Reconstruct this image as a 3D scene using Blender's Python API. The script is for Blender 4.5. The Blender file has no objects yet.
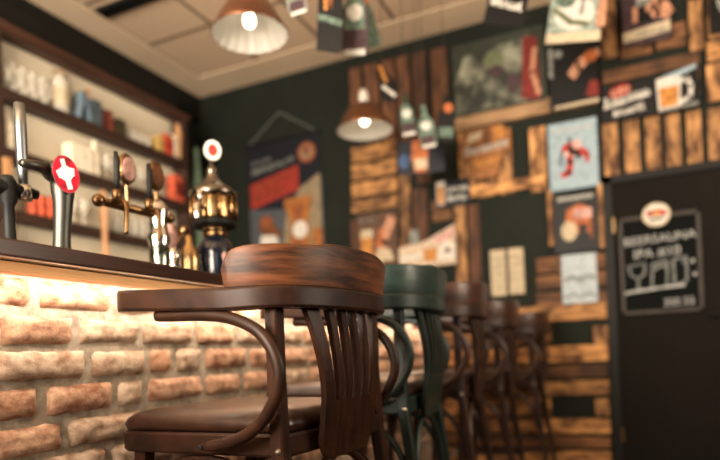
import bpy, bmesh, math, random
import numpy as np
from mathutils import Vector, Matrix, noise

# ------------------------------------------------------------------ camera, world, lights, exposure
SC = bpy.context.scene
COL = SC.collection
FPX, YAW, ROLL, PPX, PPY, CAMZ = 600.0, math.radians(24.2), 0.045, 360.0, 355.0, 0.9
FW = Vector((-math.sin(YAW), math.cos(YAW), 0)); RT = Vector((math.cos(YAW), math.sin(YAW), 0)); UP = Vector((0, 0, 1))
CX = math.cos(ROLL) * RT - math.sin(ROLL) * UP
CY = math.sin(ROLL) * RT + math.cos(ROLL) * UP
cam_d = bpy.data.cameras.new('camera'); cam = bpy.data.objects.new('camera', cam_d); COL.objects.link(cam)
M3 = Matrix((CX, CY, -FW)).transposed()
cam.matrix_world = Matrix.Translation((0, 0, CAMZ)) @ M3.to_4x4()
cam_d.sensor_fit = 'HORIZONTAL'; cam_d.sensor_width = 36; cam_d.lens = 30.0
cam_d.shift_x = 0.0; cam_d.shift_y = (PPY - 230.0) / 720.0
cam_d.clip_start = 0.05
cam_d.dof.use_dof = True; cam_d.dof.focus_distance = 1.36; cam_d.dof.aperture_fstop = 1.15; cam_d.dof.aperture_blades = 6
SC.camera = cam

w = bpy.data.worlds.new('world'); SC.world = w; w.use_nodes = True
bgn = w.node_tree.nodes['Background']; bgn.inputs[0].default_value = (1.0, 0.9, 0.76, 1); bgn.inputs[1].default_value = 0.06
SC.view_settings.view_transform = 'Standard'; SC.view_settings.look = 'None'
SC.view_settings.gamma = 1.0; SC.view_settings.use_curve_mapping = False; SC.view_settings.exposure = 0.0

def area(name, loc, target, sx, sy, power, col):
    d = bpy.data.lights.new(name, 'AREA'); d.shape = 'RECTANGLE'; d.size = sx; d.size_y = sy; d.energy = power; d.color = col
    o = bpy.data.objects.new(name, d); COL.objects.link(o); o.location = loc
    o.rotation_euler = (Vector(target) - Vector(loc)).to_track_quat('-Z', 'Y').to_euler(); return o
area('window_light', (1.4, -1.9, 2.0), (-0.9, 1.4, 1.1), 1.6, 1.6, 15, (1.0, 0.94, 0.86))
area('ceiling_fill_right', (2.3, 2.2, 1.9), (1.0, 2.2, 3.2), 1.6, 1.6, 80, (1.0, 0.86, 0.70))  # unseen fill added beside the view to brighten the ceiling
area('ceiling_fill_rear', (-1.4, -0.9, 1.9), (-1.7, 1.6, 3.2), 1.6, 1.6, 350, (1.0, 0.86, 0.70))  # second added ceiling fill, unseen behind the camera
area('wall_fill', (1.2, 2.0, 1.9), (-0.6, 4.25, 0.7), 0.7, 0.7, 28, (1.0, 0.78, 0.54))  # unseen fill added to brighten the planks on the back wall

# ------------------------------------------------------------------ helpers
def ray(px, py): return FW + ((px - PPX) / FPX) * CX - ((py - PPY) / FPX) * CY
def at(px, py, axis, v):
    """world point seen at a photo position on the plane axis = v"""
    d = ray(px, py); o = Vector((0, 0, CAMZ)); t = (v - o[axis]) / d[axis]; return o + d * t
def lin(c):
    c = c / 255.0
    return c / 12.92 if c <= 0.04045 else ((c + 0.055) / 1.055) ** 2.4
def rgb(r, g, b): return (lin(r), lin(g), lin(b), 1)

MATS = {}
def mat(name, col, rough=0.5, metal=0.0, col2=None, scale=(8, 8, 8), detail=4, bump=0.0, lo=0.35, hi=0.65, rnd=0.0,
        emit=None, power=0.0, trans=0.0, coat=0.0, spec=0.5, ior=1.45, rough2=None):
    """procedural material: two colours mixed by stretched noise in object space, varied a little per object"""
    if name in MATS: return MATS[name]
    m = bpy.data.materials.new(name); m.use_nodes = True; nt = m.node_tree; N = nt.nodes; L = nt.links
    b = N['Principled BSDF']
    b.inputs['Base Color'].default_value = col; b.inputs['Roughness'].default_value = rough; b.inputs['Metallic'].default_value = metal
    b.inputs['Specular IOR Level'].default_value = spec; b.inputs['IOR'].default_value = ior
    b.inputs['Transmission Weight'].default_value = trans; b.inputs['Coat Weight'].default_value = coat
    if emit is not None:
        b.inputs['Emission Color'].default_value = emit; b.inputs['Emission Strength'].default_value = power
    if col2 is not None or bump:
        tc = N.new('ShaderNodeTexCoord'); mp = N.new('ShaderNodeMapping'); mp.inputs['Scale'].default_value = scale
        oi = N.new('ShaderNodeObjectInfo'); vm = N.new('ShaderNodeVectorMath'); vm.operation = 'ADD'
        cb = N.new('ShaderNodeCombineXYZ'); mu = N.new('ShaderNodeMath'); mu.operation = 'MULTIPLY'; mu.inputs[1].default_value = 37.0
        L.new(oi.outputs['Random'], mu.inputs[0])
        for i in range(3): L.new(mu.outputs[0], cb.inputs[i])
        L.new(tc.outputs['Object'], mp.inputs['Vector']); L.new(mp.outputs[0], vm.inputs[0]); L.new(cb.outputs[0], vm.inputs[1])
        nz = N.new('ShaderNodeTexNoise'); nz.inputs['Scale'].default_value = 1.0; nz.inputs['Detail'].default_value = detail
        nz.inputs['Roughness'].default_value = 0.62
        L.new(vm.outputs[0], nz.inputs['Vector'])
        if col2 is not None:
            cr = N.new('ShaderNodeValToRGB'); cr.color_ramp.elements[0].position = lo; cr.color_ramp.elements[1].position = hi
            cr.color_ramp.elements[0].color = col2; cr.color_ramp.elements[1].color = col
            L.new(nz.outputs['Fac'], cr.inputs['Fac'])
            out = cr.outputs['Color']
            if rnd:
                hs = N.new('ShaderNodeHueSaturation'); mr = N.new('ShaderNodeMapRange')
                mr.inputs['To Min'].default_value = 1 - rnd; mr.inputs['To Max'].default_value = 1 + rnd * 0.6
                L.new(oi.outputs['Random'], mr.inputs['Value']); L.new(mr.outputs[0], hs.inputs['Value']); L.new(out, hs.inputs['Color']); out = hs.outputs['Color']
            L.new(out, b.inputs['Base Color'])
        if rough2 is not None:
            mr2 = N.new('ShaderNodeMapRange'); mr2.inputs['To Min'].default_value = rough2; mr2.inputs['To Max'].default_value = rough
            L.new(nz.outputs['Fac'], mr2.inputs['Value']); L.new(mr2.outputs[0], b.inputs['Roughness'])
        if bump:
            bp = N.new('ShaderNodeBump'); bp.inputs['Strength'].default_value = bump; bp.inputs['Distance'].default_value = 0.004
            L.new(nz.outputs['Fac'], bp.inputs['Height']); L.new(bp.outputs[0], b.inputs['Normal'])
    MATS[name] = m; return m

def flat(name, r, g, b, rough=0.6, k=0.55, sc=34):
    """printed or painted surface with a little wear in its tone"""
    return mat(name, rgb(r, g, b), rough, col2=rgb(r * k, g * k, b * k), scale=(sc, sc, sc), detail=6, lo=.30, hi=.56, spec=.3)

class MB:
    """collects shapes and links them as one mesh object"""
    def __init__(self, *mats): self.bm = bmesh.new(); self.mats = list(mats); self.i = 0; self.sm = False
    def use(self, m, smooth=None):
        if m not in self.mats: self.mats.append(m)
        self.i = self.mats.index(m)
        if smooth is not None: self.sm = smooth
        return self
    def face(self, vs):
        try: f = self.bm.faces.new(vs)
        except ValueError: return None
        f.material_index = self.i; f.smooth = self.sm; return f
    def box(self, lo, hi, M=None, bevel=0.0):
        P = [Vector((x, y, z)) for x in (lo[0], hi[0]) for y in (lo[1], hi[1]) for z in (lo[2], hi[2])]
        if M is not None: P = [M @ p for p in P]
        v = [self.bm.verts.new(p) for p in P]
        fs = [self.face([v[i] for i in q]) for q in ((0, 1, 3, 2), (4, 6, 7, 5), (0, 4, 5, 1), (2, 3, 7, 6), (0, 2, 6, 4), (1, 5, 7, 3))]
        if bevel:
            es = list({e for f in fs for e in f.edges})
            r = bmesh.ops.bevel(self.bm, geom=es, offset=bevel, segments=2, profile=0.6, affect='EDGES')
            for f in r['faces']: f.material_index = self.i
        return self
    def loft(self, rings, cap=True, closed=True):
        R = [[self.bm.verts.new(p) for p in r] for r in rings]
        n = len(R[0])
        for a, b in zip(R, R[1:]):
            for k in range(n if closed else n - 1):
                self.face([a[k], a[(k + 1) % n], b[(k + 1) % n], b[k]])
        if cap: self.face(R[0][::-1]); self.face(R[-1])
        return self
    def tube(self, pts, rad, seg=10, flatten=1.0, up=None, cap=True):
        pts = [Vector(p) for p in pts]; n = len(pts)
        if not hasattr(rad, '__len__'): rad = [rad] * n
        rings = []; ref = Vector(up) if up else None
        for i, p in enumerate(pts):
            t = (pts[min(i + 1, n - 1)] - pts[max(i - 1, 0)]).normalized()
            if ref is None: ref = Vector((0, 0, 1)) if abs(t.z) < 0.9 else Vector((1, 0, 0))
            a = (ref - t * ref.dot(t)).normalized(); b = t.cross(a)
            if up is None: ref = a
            rings.append([p + a * (rad[i] * math.cos(q)) + b * (rad[i] * flatten * math.sin(q)) for q in [2 * math.pi * k / seg for k in range(seg)]])
        return self.loft(rings, cap)
    def lathe(self, prof, origin=(0, 0, 0), seg=24, M=None, cap=True, rib=0.0, nrib=0):
        o = Vector(origin); rings = []
        for r, z in prof:
            ring = []
            for k in range(seg):
                q = 2 * math.pi * k / seg; rr = r * (1 + (rib * math.cos(nrib * q) if nrib else 0))
                p = Vector((rr * math.cos(q), rr * math.sin(q), z))
                ring.append(o + (M @ p if M is not None else p))
            rings.append(ring)
        return self.loft(rings, cap)
    def prism(self, poly, t0, t1, fn):
        """polygon in (s,t), pushed from depth t0 to t1; fn maps (s,t,depth) to a point"""
        a = [self.bm.verts.new(fn(s, t, t0)) for s, t in poly]; b = [self.bm.verts.new(fn(s, t, t1)) for s, t in poly]; n = len(poly)
        self.face(a[::-1]); self.face(b)
        for k in range(n): self.face([a[k], a[(k + 1) % n], b[(k + 1) % n], b[k]])
        return self
    def sphere(self, c, r, seg=16, rings=10, sq=(1, 1, 1)):
        c = Vector(c); prof = [[c + Vector((r * sq[0] * math.sin(math.pi * j / rings) * math.cos(2 * math.pi * k / seg), r * sq[1] * math.sin(math.pi * j / rings) * math.sin(2 * math.pi * k / seg), r * sq[2] * math.cos(math.pi * j / rings))) for k in range(seg)] for j in range(1, rings)]
        top = self.bm.verts.new(c + Vector((0, 0, r * sq[2]))); bot = self.bm.verts.new(c - Vector((0, 0, r * sq[2])))
        R = [[self.bm.verts.new(p) for p in q] for q in prof]
        for a, b in zip(R, R[1:]):
            for k in range(seg): self.face([a[k], b[k], b[(k + 1) % seg], a[(k + 1) % seg]])
        for k in range(seg): self.face([top, R[0][k], R[0][(k + 1) % seg]]); self.face([bot, R[-1][(k + 1) % seg], R[-1][k]])
        return self
    def build(self, name, parent=None, loc=None, mats=None):
        if loc is not None:
            bmesh.ops.translate(self.bm, verts=self.bm.verts, vec=-Vector(loc))
        bmesh.ops.recalc_face_normals(self.bm, faces=self.bm.faces)
        me = bpy.data.meshes.new(name); self.bm.to_mesh(me); self.bm.free()
        for m in self.mats: me.materials.append(m)
        o = bpy.data.objects.new(name, me); COL.objects.link(o)
        if parent is not None: o.parent = parent
        if loc is not None: o.location = loc
        return o

def tag(o, label, cat, group=None, kind=None):
    o['label'] = label; o['category'] = cat
    if group: o['group'] = group
    if kind: o['kind'] = kind
    return o
def empty(name, loc, label, cat, group=None, rz=0.0):
    o = bpy.data.objects.new(name, None); COL.objects.link(o); o.location = loc; o.rotation_euler = (0, 0, rz); o.empty_display_size = 0.05
    return tag(o, label, cat, group)
def struct(o): o['kind'] = 'structure'; return o
def copy_tree(o, parent=None):
    c = o.copy(); COL.objects.link(c)
    if parent is not None: c.parent = parent
    for ch in list(o.children): copy_tree(ch, c)
    return c
def spline(pts, k=6):
    pts = [Vector(p) for p in pts]; P = [pts[0] * 2 - pts[1]] + pts + [pts[-1] * 2 - pts[-2]]; out = []
    for i in range(1, len(P) - 2):
        a, b, c, d = P[i - 1:i + 3]
        for j in range(k):
            t = j / k
            out.append(0.5 * ((2 * b) + (c - a) * t + (2 * a - 5 * b + 4 * c - d) * t * t + (-a + 3 * b - 3 * c + d) * t ** 3))
    out.append(pts[-1]); return out
ORD = ['first', 'second', 'third', 'fourth', 'fifth', 'sixth', 'seventh', 'eighth', 'ninth', 'tenth', 'eleventh', 'twelfth', 'thirteenth', 'fourteenth']

# ------------------------------------------------------------------ materials
wall_green = mat('dark_green_paint', rgb(25, 30, 23), 0.75, col2=rgb(20, 24, 18), scale=(3, 3, 3), spec=.25)
black_paint = mat('black_paint', rgb(18, 18, 16), 0.55, spec=.25)
aged_brass = mat('aged_brass', rgb(120, 92, 62), 0.3, 1.0)
door_paint = mat('door_paint', rgb(26, 23, 20), 0.8, col2=rgb(22, 20, 17), scale=(2, 2, 2), spec=.1)
plaster = mat('ceiling_plaster', rgb(222, 196, 164), 0.9, col2=rgb(212, 186, 154), scale=(2, 2, 2))
tile_m = mat('ceiling_tile', rgb(214, 186, 154), 0.95, col2=rgb(202, 174, 144), scale=(40, 40, 40))
tbar_m = mat('ceiling_bar', rgb(118, 98, 78), 0.7)
floor_m = mat('floor_planks', rgb(92, 64, 42), 0.45, col2=rgb(60, 40, 26), scale=(14, 1.2, 4))
brick_m = mat('old_brick', rgb(214, 174, 142), 0.9, col2=rgb(140, 92, 66), scale=(30, 22, 30), detail=9, bump=1.0, lo=0.36, hi=0.64)
brick2_m = mat('pale_brick', rgb(214, 190, 164), 0.92, col2=rgb(150, 116, 90), scale=(28, 20, 30), detail=9, bump=1.0, lo=0.36, hi=0.64)
brick3_m = mat('rust_brick', rgb(208, 162, 128), 0.92, col2=rgb(146, 100, 74), scale=(30, 22, 28), detail=9, bump=1.0, lo=0.36, hi=0.64)
mortar_m = mat('grey_mortar', rgb(182, 168, 148), 0.95, col2=rgb(134, 122, 106), scale=(30, 30, 30), detail=6, bump=0.8)
counter_m = mat('dark_counter_wood', rgb(70, 40, 26), 0.3, col2=rgb(44, 24, 16), scale=(30, 2.0, 30), coat=0.2)
under_m = mat('light_counter_wood', rgb(214, 168, 116), 0.6, col2=rgb(184, 134, 86), scale=(30, 2.0, 30))
led_m = mat('warm_led', rgb(255, 214, 160), 0.5, emit=(1.0, 0.87, 0.75, 1), power=60)
shelf_fill_m = mat('shelf_fill_glow', rgb(255, 224, 180), 0.5, emit=(1.0, 0.85, 0.68, 1), power=15)
shelf_m = mat('shelf_wood', rgb(56, 35, 25), 0.55, col2=rgb(38, 23, 17), scale=(30, 2.5, 30))
shelf_red_m = mat('red_brown_wood', rgb(76, 46, 32), 0.55, col2=rgb(50, 30, 22), scale=(30, 2.5, 30))
pale_post_m = mat('pale_wood', rgb(196, 150, 104), 0.5, col2=rgb(160, 112, 72), scale=(30, 30, 3))
cream_m = mat('cream_panel', rgb(178, 166, 143), 0.8)
chrome_m = mat('chrome', rgb(205, 200, 192), 0.14, 1.0)
steel_m = mat('brushed_steel', rgb(80, 79, 73), 0.42, 1.0)
brass_m = mat('brass', rgb(160, 132, 94), 0.24, 1.0)
copper_m = mat('copper', rgb(124, 82, 56), 0.34, 0.7, col2=rgb(98, 62, 42), scale=(5, 5, 5))
white_enamel = mat('white_enamel', rgb(226, 218, 206), 0.35)
lining_m = mat('ribbed_lining', rgb(176, 170, 160), 0.4)
bulb_m = mat('lit_bulb', rgb(255, 240, 215), 0.5, emit=(1.0, 0.86, 0.64, 1), power=9)
cord_m = flat('black_cord', 24, 22, 20)
def glassy(name, tint, rough=0.05):
    m = bpy.data.materials.new(name); m.use_nodes = True; nt = m.node_tree; N = nt.nodes; L = nt.links
    b = N['Principled BSDF']; b.inputs['Base Color'].default_value = tint; b.inputs['Roughness'].default_value = rough
    b.inputs['Transmission Weight'].default_value = 1.0; b.inputs['IOR'].default_value = 1.18
    return m
glass_m = mat('clear_glass', rgb(228, 222, 206), .1); glass_m.node_tree.nodes['Principled BSDF'].inputs['Alpha'].default_value = .38
amber_glass = glassy('amber_glass', (0.75, 0.48, 0.16, 1), 0.08)
green_glass = glassy('green_glass', (0.5, 0.55, 0.45, 1), 0.1)

# ------------------------------------------------------------------ room shell
BY, LX, CZ = 4.25, -3.39, 3.206          # back wall, left wall, ceiling
b = MB(floor_m); b.box((LX - .1, -3.0, -.06), (4.2, BY + .1, 0)); struct(b.build('floor'))
b = MB(wall_green); b.box((LX - .1, BY, 0), (4.2, BY + .1, CZ + .1)); struct(b.build('wall_back'))
b = MB(wall_green); b.box((LX - .1, -3.0, 0), (LX, BY, CZ + .1)); struct(b.build('wall_left'))
b = MB(plaster); b.box((LX - .1, -3.0, CZ + .03), (4.2, BY + .1, CZ + .12))
b.box((LX, -3.0, CZ), (LX + .3, BY, CZ + .04)); b.box((LX + .3, BY - .3, CZ), (4.2, BY, CZ + .04))
b.use(tile_m); TS = .565
xs = [LX + .3 + TS * i for i in range(14)]; ys = [BY - .3 - TS * j for j in range(13)]
for x in xs[:-1]:
    for y in ys[:-1]: b.box((x + .012, y - TS + .012, CZ + .012), (x + TS - .012, y - .012, CZ + .035))
struct(b.build('ceiling'))
b = MB(tbar_m)
for x in xs: b.box((x - .012, -3.0, CZ + .008), (x + .012, BY - .3, CZ + .032))
for y in ys: b.box((LX + .3, y - .012, CZ + .0085), (4.2, y + .012, CZ + .0325))
struct(b.build('trim_1'))
b = MB(black_paint); b.box((-3.06, 2.88, CZ - .012), (-2.5, 2.97, CZ + .012))
tag(b.build('ceiling_vent'), 'long black slot fitting across the ceiling tiles above the shelves', 'ceiling vent')
SY1 = 3.72
b = MB(black_paint); b.box((LX, 0.6, 2.825), (-3.16, SY1 + .01, 3.0)); b.box((LX, 0.6, 3.0), (LX + .06, BY, CZ - .001))
struct(b.build('trim_2'))

# door in the back wall
dx0, dx1, dz = -0.10, 0.62, 1.965
b = MB(black_paint)
b.box((dx0 - .02, BY - .035, 0), (dx0 + .035, BY + .02, dz + .02)); b.box((dx1, BY - .035, 0), (dx1 + .07, BY + .02, dz + .02)); b.box((dx0 - .02, BY - .035, dz - .03), (dx1 + .07, BY + .02, dz + .02))
fr = struct(b.build('door_1'))
b = MB(door_paint); b.box((dx0 + .04, BY - .022, .01), (dx1 - .005, BY + .01, dz - .035)); b.build('door_leaf', fr)
b = MB(brass_m)
for z in (.31, 1.66): b.tube([(dx0 + .038, BY - .04, z - .05), (dx0 + .038, BY - .04, z + .05)], .011)
b.build('hinge', fr)
b = MB(black_paint); b.box((dx1 - .07, BY - .03, .95), (dx1 - .03, BY - .02, 1.12)); b.tube([(dx1 - .05, BY - .03, 1.05), (dx1 - .05, BY - .07, 1.05), (dx1 - .16, BY - .07, 1.05)], .009); b.build('door_handle', fr)
b = MB(black_paint); b.box((1.4, BY - .015, 0), (4.2, BY, .1)); struct(b.build('baseboard_back'))

# ------------------------------------------------------------------ bar counter
CF, BX, CT = -1.09, -1.27, 1.158
cnt = empty('bar_counter', (-1.4, 1.4, 0), 'long bar counter with whitewashed brick front and dark wooden top', 'bar counter')
def cbuild(b, n, par=cnt): return b.build(n, par) if False else _rel(b, n, par)
def _rel(b, n, par):
    o = b.build(n); o.parent = par; o.matrix_parent_inverse = Matrix.Translation(par.location).inverted() if par.parent is None else Matrix.Identity(4); return o
Y0, Y1 = -1.2, 4.2
b = MB(mortar_m); b.box((-1.9, Y0, 0), (BX - .012, Y1, 1.12)); 
rng = random.Random(4)
RH = .086
def brick(b, y0, y1, z0, z1, seed, endx=None):
    nu, nv = max(4, int((y1 - y0) / .02)), 5
    V = []
    for j in range(nv + 1):
        row = []
        for i in range(nu + 1):
            y = y0 + (y1 - y0) * i / nu; z = z0 + (z1 - z0) * j / nv
            n1 = noise.fractal(Vector((y * 14 + seed, z * 14, seed * 1.7)), 1.0, 2.0, 4)
            n2 = noise.noise(Vector((y * 45, z * 45, seed)))
            ey = min(i, nu - i) / nu * (y1 - y0); ez = min(j, nv - j) / nv * (z1 - z0)
            edge = max(0.0, min(1.0, min(ey, ez) / .009))
            x = BX - .018 + .02 * edge ** .5 + .010 * n1 * edge + .004 * n2
            if ez < .001: z += .005 * noise.noise(Vector((y * 22, seed, z)))
            if ey < .001: y += .006 * noise.noise(Vector((z * 30, seed, y)))
            row.append(b.bm.verts.new((x, y, z)))
        V.append(row)
    for j in range(nv):
        for i in range(nu): b.face([V[j][i], V[j][i + 1], V[j + 1][i + 1], V[j + 1][i]])
    # sides back into the mortar
    loop = V[0] + [r[-1] for r in V[1:]] + V[-1][-2::-1] + [r[0] for r in V[-2:0:-1]]
    back = [b.bm.verts.new((BX - .03, v.co.y, v.co.z)) for v in loop]
    for k in range(len(loop)): b.face([loop[k], back[k], back[(k + 1) % len(loop)], loop[(k + 1) % len(loop)]])
b.sm = True
for r in range(14):
    z1 = 1.118 - r * RH; z0 = max(0.004, z1 - RH + .010); y = Y0 - rng.uniform(0, .2)
    if r == 13: z0 = .005
    while y < Y1:
        Lb = rng.choice([.225, .24, .21, .25, .2, .13]) if rng.random() < .9 else .1
        e = min(y + Lb, Y1)
        if e - y > .04 and e > Y0:
            b.use(rng.choice([brick_m, brick_m, brick_m, brick2_m, brick2_m, brick2_m, brick3_m]), True)
            brick(b, max(y, Y0), e, z0 + rng.uniform(-.002, .003), z1 + rng.uniform(-.003, .002), rng.uniform(0, 50))
        y = e + rng.uniform(.008, .014)
_rel(b, 'brick_front', cnt)
b = MB(counter_m); b.box((-1.82, Y0, 1.132), (CF - .02, Y1, CT), bevel=.003); b.box((CF - .022, Y0, 1.122), (CF, Y1, CT), bevel=.004); _rel(b, 'countertop', cnt)
b = MB(under_m); b.box((-1.8, Y0 + .01, 1.12), (BX + .02, Y1 - .01, 1.132)); b.box((BX + .02, Y0 + .01, 1.1325), (CF - .024, Y1 - .01, 1.134)); _rel(b, 'underside_board', cnt)
b = MB(led_m); b.box((-1.1965, Y0 + .05, 1.1135), (-1.1915, Y1 - .05, 1.1305)); _rel(b, 'led_strip', cnt)
b = MB(under_m); b.box((-1.191, Y0 + .02, 1.1095), (-1.184, Y1 - .02, 1.1325)); b.box((-1.2, Y0 + .02, 1.1305), (-1.184, Y1 - .02, 1.1325)); _rel(b, 'light_cover', cnt)
b = MB(mat('lip_fill_glow', rgb(255, 214, 160), .5, emit=(1.0, .80, .56, 1), power=28)); b.box((-1.124, Y0 + .05, 1.1285), (-1.116, Y1 - .05, 1.1322)); _rel(b, 'led_strip', cnt)  # extra glowing strip added behind the lip to brighten the underside board

# ------------------------------------------------------------------ back bar shelves
SX = -3.05; SY0, SY1 = 1.2, 3.72
SZ = [2.452, 2.122, 1.785]     # shelf board tops, from the top one down
sh = empty('bar_shelf', (SX - .15, 2.4, 0), 'tall dark wooden back bar shelving with lit cream back panel', 'shelf')
b = MB(cream_m); b.box((LX + .001, SY0, .3), (-3.18, SY1, 2.82)); _rel(b, 'back_panel', sh)
for k, z in enumerate(SZ + [1.40]):
    b = MB(shelf_m); b.box((-3.181, SY0, z - .045), (SX - .018, SY1, z), bevel=.003); b.box((SX - .02, SY0, z - .062), (SX, SY1, z), bevel=.003); _rel(b, 'shelf_board', sh)
b = MB(shelf_red_m); b.box((-3.181, SY0, 2.778), (SX - .018, SY1 + .02, 2.80), bevel=.002); b.box((SX - .02, SY0, 2.760), (SX + .0, SY1 + .02, 2.80), bevel=.003); b.box((SX - .002, SY0, 2.775), (SX + .014, SY1 + .02, 2.812)); _rel(b, 'top_board', sh)
for y in (SY0, 2.18, SY1 - .03):
    b = MB(shelf_m); b.box((-3.181, y, 0.0), (SX - .004, y + .035, 2.778)); _rel(b, 'upright', sh)
b = MB(pale_post_m); b.box((SX - .03, 2.19, 1.30), (SX + .012, 2.236, 2.06), bevel=.004); _rel(b, 'pale_batten', sh)
b = MB(pale_post_m)
b.tube([(SX + .005, 2.86, 1.34), (SX + .012, 2.86, 1.5), (SX + .004, 2.86, 1.72), (SX + .01, 2.86, 1.9), (SX + .006, 2.86, 2.03)], [.024, .03, .022, .03, .02], 10, flatten=.8); _rel(b, 'carved_batten', sh)
b = MB(shelf_m); b.box((LX + .015, SY0, .0), (SX + .05, SY1, .9)); b.box((LX + .015, SY0, .9), (SX + .08, SY1, .94)); _rel(b, 'base_cabinet', sh)
b = MB(shelf_fill_m)  # glowing strips added behind the shelf lips to brighten the cream panel
for z in (2.7785, 2.407, 2.077, 1.74): b.box((SX - .030, SY0 + .05, z - .006), (SX - .024, SY1 - .06, z))
_rel(b, 'led_strip', sh)

# ------------------------------------------------------------------ pallet panels on the back wall
pal = mat('pallet_wood', rgb(210, 152, 92), 0.75, col2=rgb(72, 42, 22), scale=(7, 7, 24), detail=6, lo=.38, hi=.64, rnd=.36, bump=.3)
palv = mat('pallet_wood_upright', rgb(206, 152, 96), 0.75, col2=rgb(76, 46, 25), scale=(24, 7, 7), detail=5, lo=.40, hi=.70, rnd=.36, bump=.3)
pald = mat('pallet_wood_dark', rgb(112, 70, 42), 0.75, col2=rgb(46, 28, 18), scale=(22, 7, 5), detail=5, lo=.34, hi=.64, rnd=.4, bump=.3)
paldh = mat('pallet_wood_dark_level', rgb(140, 94, 56), 0.75, col2=rgb(48, 29, 18), scale=(5, 7, 22), detail=5, lo=.34, hi=.64, rnd=.4, bump=.3)
def wrect(x0, y0, x1, y1, Y=BY):
    cx, cy = (x0 + x1) / 2, (y0 + y1) / 2
    return at(x0, cy, 1, Y).x, at(x1, cy, 1, Y).x, at(cx, y1, 1, Y).z, at(cx, y0, 1, Y).z   # xa, xb, zlow, zhigh
def panel(name, label, planks, off=.0, cat='wall panel', group=None):
    R = [wrect(p[0] + .5, p[1] + .6, p[2] - .5, p[3] - .6) for p in planks]
    ox = sum((r[0] + r[1]) / 2 for r in R) / len(R); oz = min(r[2] for r in R)
    root = empty(name, (ox, BY - .02, oz), label, cat, group)
    for p, r in zip(planks, R):
        m = p[4]; th = p[5] if len(p) > 5 else .022; o2 = p[6] if len(p) > 6 else 0.0
        b = MB(m); cx, cz = (r[0] + r[1]) / 2, (r[2] + r[3]) / 2
        b.box((r[0], BY - o2 - th, r[2]), (r[1], BY - o2 - .0005, r[3]), bevel=.003)
        o = b.build('plank', None, (cx, BY - o2, cz)); o.location = Vector((cx, BY - o2, cz)) - root.location; o.parent = root
    return root
PA = [(351, 68, 363, 141, pald), (366, 64, 380, 141, pald), (383, 60, 396, 141, pald), (399, 56, 412, 170, pald), (415, 52, 429, 185, pald), (432, 48, 450, 130, pald)]
panel('pallet_panel', 'dark upright planks on the back wall behind the far pendant lamp', PA)
panel('pallet_panel', 'stack of short level orange brown planks below the far pendant lamp', [(352, 144, 398, 160, pal), (352, 162, 398, 178, pal), (352, 180, 398, 195, pal), (352, 197, 398, 211, pal)], group=None)
panel('pallet_panel', 'dark planks behind the tall narrow posters above the green stool', [(353, 219, 366, 300, pald), (368, 219, 398, 300, paldh, .016), (401, 174, 413, 290, palv), (415, 188, 430, 290, pald), (432, 200, 452, 222, paldh), (456, 204, 468, 300, palv), (470, 204, 482, 300, pald)])
panel('pallet_panel', 'warm brown pallet boards around a narrow dark slot', [(459, 131, 475, 200, palv), (477, 131, 495, 198, palv), (497, 129, 513, 196, palv), (530, 127, 547, 193, palv), (458, 182, 548, 194, pal, .018, .023)])
panel('shelf_plank', 'weathered pale plank fixed level under the big dark mural poster', [(452, 104, 600, 120, mat('weathered_wood', rgb(170, 136, 100), .8, col2=rgb(110, 82, 56), scale=(5, 7, 26)), .05)], cat='plank')
PE = [(536, 255, 608, 271, paldh), (536, 273, 608, 288, paldh), (536, 290, 608, 305, paldh)]
panel('pallet_panel', 'dark scorched level planks behind the pale blue notice', PE)
PF = [(440, 307, 608, 324, pal), (440, 325, 552, 345, pal), (593, 325, 609, 345, palv), (440, 347, 609, 364, pal), (440, 366, 609, 379, paldh), (440, 381, 610, 396, pal), (440, 398, 552, 416, pal), (595, 398, 610, 416, palv),
      (440, 418, 611, 433, pal), (440, 435, 611, 447, paldh), (440, 449, 612, 464, pal), (440, 466, 612, 482, pal), (440, 484, 612, 500, pal)]
panel('pallet_panel', 'lit pallet boards with two dark slots beside the black door', PF)
PG = [(600, 0, 617, 60, palv), (620, 30, 652, 58, paldh), (655, 25, 686, 50, paldh), (602, 62, 700, 76, paldh), (602, 79, 700, 92, paldh), (602, 95, 700, 106, paldh), (688, 0, 703, 52, palv), (706, -10, 722, 40, palv), (706, 42, 722, 62, pal), (706, 64, 722, 103, palv), (724, -10, 790, 30, pal), (724, 32, 790, 60, pal), (724, 62, 790, 90, pal)]
panel('pallet_panel', 'dark level planks on the wall around the beer mug sign', PG)
PH = [(603, 122, 619, 179, palv), (624, 120, 640, 176, palv), (645, 117, 661, 173, palv), (665, 114, 681, 170, palv), (686, 111, 702, 168, palv), (707, 108, 723, 165, palv), (727, 105, 745, 162, palv)]
panel('pallet_panel', 'row of short upright pale planks along the top of the black door', PH)
panel('wooden_batten', 'narrow upright wooden batten between the framed poster and the black door', [(598, 183, 604, 249, palv, .03), (548, 190, 554, 247, palv, .028)], cat='batten')

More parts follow.
